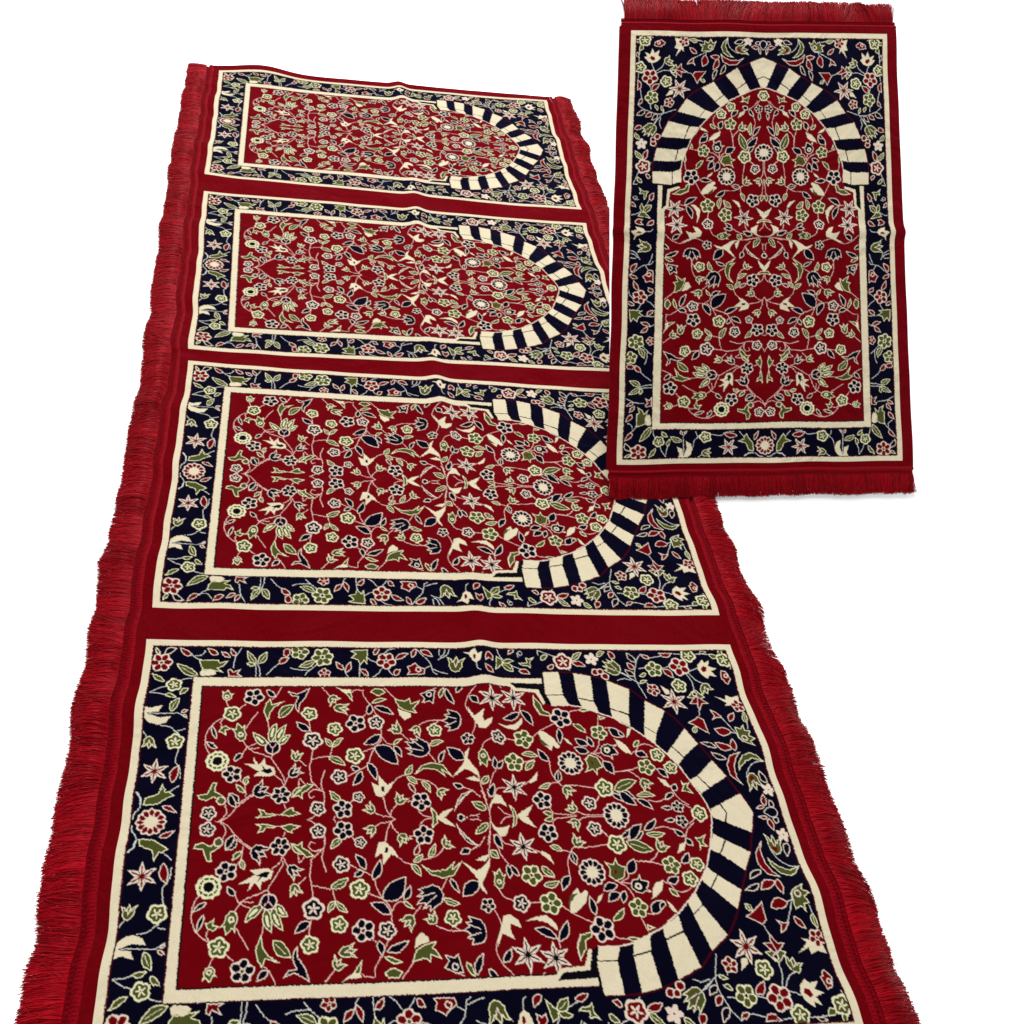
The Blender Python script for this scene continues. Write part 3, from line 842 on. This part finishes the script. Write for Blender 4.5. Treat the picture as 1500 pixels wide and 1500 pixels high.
def threads(root, out, nrm, n_layers, length, width, seed, sag, spread, tip_w=.75, clump=.06, rag=.04, puff=1.0, colour=(.150, .0006, .0029)):
    """fringe: fine silky yarns leaving the points root[i] along out[i]; nrm is up"""
    g = np.random.default_rng(seed)
    N = len(root)
    V, Q, K = [], [], []
    seg = 7
    t = np.linspace(0, 1, seg)
    base = 0
    arc = np.r_[0, np.cumsum(np.linalg.norm(np.diff(root, axis=0), axis=1))]
    drift = np.minimum(1, np.minimum(arc, arc[-1] - arc) / .05) * np.interp(arc, np.arange(0, arc[-1] + .04, .035), np.cumsum(g.normal(0, 1, int((arc[-1] + .04) / .035) + 2))[:len(np.arange(0, arc[-1] + .04, .035))] * 0
                      + g.normal(0, clump, len(np.arange(0, arc[-1] + .04, .035))))
    lenv = np.interp(arc, np.arange(0, arc[-1] + .03, .022), g.normal(1, rag, len(np.arange(0, arc[-1] + .03, .022))))
    liftv = np.interp(arc, np.arange(0, arc[-1] + .06, .05), g.uniform(0, 1, len(np.arange(0, arc[-1] + .06, .05))))
    along = np.gradient(root, axis=0)
    along /= np.linalg.norm(along, axis=1)[:, None]
    for L in range(n_layers):
        j = g.uniform(-1, 1, N)
        P0 = root + along * (j * .0012)[:, None] + nrm * ((n_layers - 1 - L) * .0004 + .0002 * g.normal(0, 1, N))[:, None]
        sk = drift + g.normal(0, spread, N) + (g.random(N) < .025) * g.normal(0, .45, N) * np.minimum(1, np.minimum(arc, arc[-1] - arc) / .05)
        bend = g.normal(0, .10, N) + drift * .8
        ll = length * lenv * g.normal(1, .035, N)
        amp = g.normal(0, .0011, N)
        ph = g.uniform(0, 6.28, N)
        fr = g.uniform(5, 11, N)
        hump = puff * (.0020 + .0090 * liftv ** 1.5) * g.uniform(.5, 1.2, N)
        s = t[None, :]
        lat = (sk[:, None] * s + bend[:, None] * s * s) * ll[:, None] + amp[:, None] * np.sin(fr[:, None] * s + ph[:, None]) * s
        fw = ll[:, None] * s * (1 - .08 * np.abs(sk)[:, None])
        hz = hump[:, None] * np.sin(PI * s ** .8) - sag * s + g.normal(0, .0006, (N, seg)) * s
        cen = P0[:, None, :] + along[:, None, :] * lat[..., None] + out[:, None, :] * fw[..., None] + nrm[:, None, :] * hz[..., None]
        tw = g.uniform(-.9, .9, N)
        side = along * np.cos(tw)[:, None] + nrm * np.sin(tw)[:, None]
        wd = (width * g.uniform(.7, 1.25, N))[:, None] * (1 - (1 - tip_w) * s)
        a = cen - side[:, None, :] * wd[..., None] * .5
        c = cen + side[:, None, :] * wd[..., None] * .5
        m_ = cen + nrm[:, None, :] * (wd[..., None] * .35)
        vv = np.stack([a, m_, c], 2).reshape(-1, 3)
        i0 = (np.arange(N)[:, None] * seg + np.arange(seg - 1)[None, :]).ravel() * 3 + base
        Q.append(np.stack([i0, i0 + 1, i0 + 4, i0 + 3], -1))
        Q.append(np.stack([i0 + 1, i0 + 2, i0 + 5, i0 + 4], -1))
        V.append(vv)
        clump_tone = np.interp(arc, np.arange(0, arc[-1] + .03, .017), g.normal(1, .17, len(np.arange(0, arc[-1] + .03, .017))))  # random yarn tone per clump, also painting in shading among the strands
        yarn_tone = np.clip(g.normal(1, .24, N) * clump_tone, .35, 1.8)
        kk = np.array(colour)[None, :] * yarn_tone[:, None]
        K.append(np.repeat(kk, seg * 3, 0))
        base += len(vv)
    return np.concatenate(V), np.concatenate(Q), np.concatenate(K)


def hem(surface_pt, edge0, width, s, sign, colour, seed):
    """bound edge: overlocked cord, a stitched groove and a flat tape. surface_pt(d, s, h): d outward metres, h height"""
    g = np.random.default_rng(seed)
    d = np.linspace(0, width, 15)
    f = d / width
    prof = (.0030 * np.exp(-((f - .30) / .17) ** 2) + .0042 * np.exp(-((f - .80) / .11) ** 2) - .0012 * np.exp(-((f - .58) / .06) ** 2) - .004 * f)
    st = .0013 * np.sin(s * 2 * PI / .0052)[:, None] * np.exp(-((f - .30) / .16) ** 2)[None, :]
    st2 = .0008 * np.sin(s * 2 * PI / .0065)[:, None] * np.exp(-((f - .62) / .08) ** 2)[None, :]
    h = prof[None, :] + st + st2 + g.normal(0, .00028, (len(s), len(d)))
    P = surface_pt(edge0 + d[None, :], s[:, None], h)
    V = P.reshape(-1, 3)
    k = np.array(colour)[None, :] * g.normal(1, .2, (len(V), 1)).clip(.45, 1.5)
    dark = (np.sin(s * 2 * PI / .0065)[:, None] > -.1) & (np.abs(f - .60) < .05)[None, :]          # dark stitches along the groove
    k = k * np.where(dark, .42, 1.0).reshape(-1, 1)
    return V, grid_quads(len(s), len(d)), k


# ================================================================ the long rug with four places
rug = thing('prayer_rug', 'long red rug with four arched panels side by side, lying flat on the white floor', 'rug', (0.5, -1.35, 0))
OFF = np.array([0.5, -1.35, 0])
dens = [(640, 400), (760, 476), (880, 550), (1000, 626)]
for k, (nu, nv) in enumerate(dens):
    us = np.linspace(0, 1, nu)
    ws = np.linspace(WK[2 * k], WK[2 * k + 1], nv)
    V, Q = patch(long_rug, us, ws)
    mesh_from('prayer_panel', V - OFF, Q, M_PILE, knots(nu, nv, 40 + k).reshape(-1, 3), rug)

# plush margins round the panels (one pile)
EL, ER, ET, EB = -.0165, 1.0150, -.030, WK[-1] + .030
ws_all = np.linspace(ET, EB, 1100)
parts = [patch(long_rug, np.linspace(EL, 0, 8), ws_all), patch(long_rug, np.linspace(1, ER, 8), ws_all)]
uu = np.linspace(0, 1, 1000)
for a, c in ((ET, 0), (WK[1], WK[2]), (WK[3], WK[4]), (WK[5], WK[6]), (WK[7], EB)):
    parts.append(patch(long_rug, uu, np.linspace(a, c, 24)))
for wv in (ET, EB):                                       # the two cut ends come down to the floor
    uw = np.linspace(EL, ER, 520)
    top = long_rug(uw, np.full_like(uw, wv))
    sgn = 1 if wv == ET else -1
    r1 = top + np.array([0, .0022 * sgn, -.002])
    r2 = top.copy()
    r2[:, 1] += .0030 * sgn
    r2[:, 2] = np.maximum(top[:, 2] - .008, .001)
    P = np.stack([top, r1, r2])
    parts.append((P.reshape(-1, 3), grid_quads(3, len(uw))))
V, Q = merge(parts)
g = np.random.default_rng(5)
mesh_from('plush_margin', V - OFF, Q, M_PILE, RED[None, :] * g.normal(1, .09, (len(V), 1)).clip(.7, 1.3), rug)

HEMC = (.111, .0007, .0030)
ss = np.arange(ET, EB, .0013)
HW = .0250


def left_pt(d, s, h):
    P = long_rug(EL - d, s + 0 * d)
    P[..., 2] = np.maximum(P[..., 2] * (1 - .25 * np.clip(d / HW, 0, 1)) + h, .0012)
    return P


def right_pt(d, s, h):
    P = long_rug(ER + d, s + 0 * d)
    P[..., 2] = np.maximum(P[..., 2] * (1 - .25 * np.clip(d / HW, 0, 1)) + h, .0012)
    return P


for fn, sd in ((left_pt, 61), (right_pt, 62)):
    V, Q, K = hem(fn, 0.0, HW, ss, 1, HEMC, sd)
    mesh_from('hem', V - OFF, Q, M_HEM, K, rug)

for fn, sd, sx, ln in ((left_pt, 71, -1, .0520), (right_pt, 72, 1, .0520)):
    sf_ = np.arange(ET + .002, EB, .00125)
    root = fn(np.full_like(sf_, HW - .0065), sf_, np.full_like(sf_, .0016))
    out = np.tile(np.array([sx, 0, 0.]), (len(sf_), 1))
    nrm = np.tile(np.array([0, 0, 1.]), (len(sf_), 1))
    V, Q, K = threads(root, out, nrm, 7, ln, .0015, sd, .0030, .07, clump=.09 if sx < 0 else .15, rag=.035 if sx < 0 else .055)
    V[:, 2] = np.maximum(V[:, 2], .0006)
    mesh_from('fringe', V - OFF, Q, M_FRINGE, K, rug)

# ================================================================ added white board and strut, standing in for a pasted inset's white ground
bo = np.array([1.2, -1.70, 0])
board = thing('inset_board', 'plain white board leaning back with a small red rug mounted on its face', 'inset backing', bo)
q = [(.0002, .010), (.7112, .010), (.7354, 1.0940), (.0242, 1.0420)]
fr = [on_board(np.array(a), np.array(c), np.array(0.0)) for a, c in q]
bk = [on_board(np.array(a), np.array(c), np.array(-.005)) for a, c in q]
V = np.array(fr + bk)
V[:, 2] = np.maximum(V[:, 2], .006)
mesh_from('board_panel', V - bo, [[0, 1, 2, 3], [7, 6, 5, 4], [0, 4, 5, 1], [1, 5, 6, 2], [2, 6, 7, 3], [3, 7, 4, 0]], M_BOARD, None, board, False)
top = on_board(np.array(.36), np.array(.84), np.array(-.011))
sw_, sd_ = .05, .012
foot = np.array([top[0] - .01, top[1] + .16, .001])
V = []
for p in (top, foot):
    for dx in (-sw_, sw_):
        for dy in (0, sd_):
            V.append((p[0] + dx, p[1] + dy, p[2]))
V = np.array(V)
mesh_from('strut', V - bo, [[0, 1, 3, 2], [4, 6, 7, 5], [0, 4, 5, 1], [2, 3, 7, 6], [0, 2, 6, 4], [1, 5, 7, 3]], M_BOARD, None, board, False)

# ================================================================ the small rug
sm = thing('prayer_rug', 'small red rug with a single arched panel, mounted upright on the added white board', 'rug', tuple(BA))
nu, nv = 860, 538
us, vv = np.linspace(0, 1, nu), np.linspace(0, PW, nv)
V, Q = patch(short_rug, us, vv)
mesh_from('prayer_panel', V - BA, Q[:, ::-1], M_PILE, knots(nu, nv, 50).reshape(-1, 3), sm)


def side_l(u):
    return -(.0168 + .0062 * sstep(u, 0, 1)) * 1.0


def side_r(u):
    return PW + .0250 + 0 * u


TB, TT = -.0125, 1.0115
uf = np.linspace(TB, TT, 420)
parts = []
for fn, edge in ((side_l, 0.0), (side_r, PW)):
    f = np.linspace(0, 1, 10)
    vv_ = edge + (fn(uf)[:, None] - edge) * f[None, :]
    P = short_rug(uf[:, None] + 0 * vv_, vv_)
    parts.append((P.reshape(-1, 3), grid_quads(len(uf), 10)))
    e = P[:, -1]
    sg = -1 if edge == 0 else 1
    w1 = e + BX * .0018 * sg - BN * .002
    w2 = e + BX * .0022 * sg - BN * .0060
    parts.append((np.stack([e, w1, w2]).reshape(-1, 3), grid_quads(3, len(uf))))
vi = np.linspace(0, PW, 300)
for a, c in ((TB, 0), (1, TT)):
    uu_ = np.linspace(a, c, 10)
    P = short_rug(uu_[:, None], vi[None, :])
    parts.append((P.reshape(-1, 3), grid_quads(10, 300)))
V, Q = merge(parts)
mesh_from('plush_margin', V - BA, Q, M_PILE, RED[None, :] * g.normal(1, .09, (len(V), 1)).clip(.7, 1.3), sm)

HS = .0195


def end_pt(sgn, u0):
    def fn(d, s, h):
        f = s
        v0, v1 = side_l(np.asarray(u0)), side_r(np.asarray(u0))
        v = v0 + (v1 - v0) * f
        P = short_rug(u0 + sgn * d, v + 0 * d)
        return P + (h - .0042 * np.clip(d / HS, 0, 1))[..., None] * BN
    return fn


bot, topf = end_pt(-1, TB), end_pt(1, TT)
s01 = np.linspace(0, 1, 620)
for fn, sd in ((bot, 81), (topf, 82)):
    g2 = np.random.default_rng(sd)
    d = np.linspace(0, HS, 13)
    f = d / HS
    prof = .0030 * np.exp(-((f - .30) / .15) ** 2) + .0014 * np.exp(-((f - .80) / .12) ** 2) - .0016 * np.exp(-((f - .58) / .06) ** 2)
    h = prof[None, :] + .0005 * np.sin(s01 * 2 * PI * 130)[:, None] * np.exp(-((f - .30) / .16) ** 2)[None, :]
    P = fn(d[None, :], s01[:, None], h)
    V = P.reshape(-1, 3)
    mesh_from('hem', V - BA, grid_quads(len(s01), len(d)), M_HEM, np.array(HEMC)[None, :] * g2.normal(1, .1, (len(V), 1)).clip(.6, 1.4), sm)

for fn, sd, sgn, ln in ((bot, 91, -1, .0420), (topf, 92, 1, .0450)):
    s1 = np.linspace(.006, .999, 640) if sgn < 0 else np.linspace(.012, .988, 640)
    root = fn(np.full_like(s1, HS - .003), s1, np.full_like(s1, .0006))
    e2 = fn(np.full_like(s1, HS + .01), s1, np.full_like(s1, .0006))
    out = e2 - root
    out /= np.linalg.norm(out, axis=1)[:, None]
    if sgn < 0:
        out = out + BX * (.10 * sstep(s1, .8, 1))[:, None]
    nrm = np.tile(BN, (len(s1), 1))
    V, Q, K = threads(root, out, nrm, 5, ln, .0016, sd, .0012, .06, clump=.11, rag=.03, puff=.35, colour=(.112, .0005, .0022))
    h = (V - BA) @ BN
    V = V + np.maximum(.0006 - h, 0)[:, None] * BN
    mesh_from('fringe', V - BA, Q, M_FRINGE, K, sm)
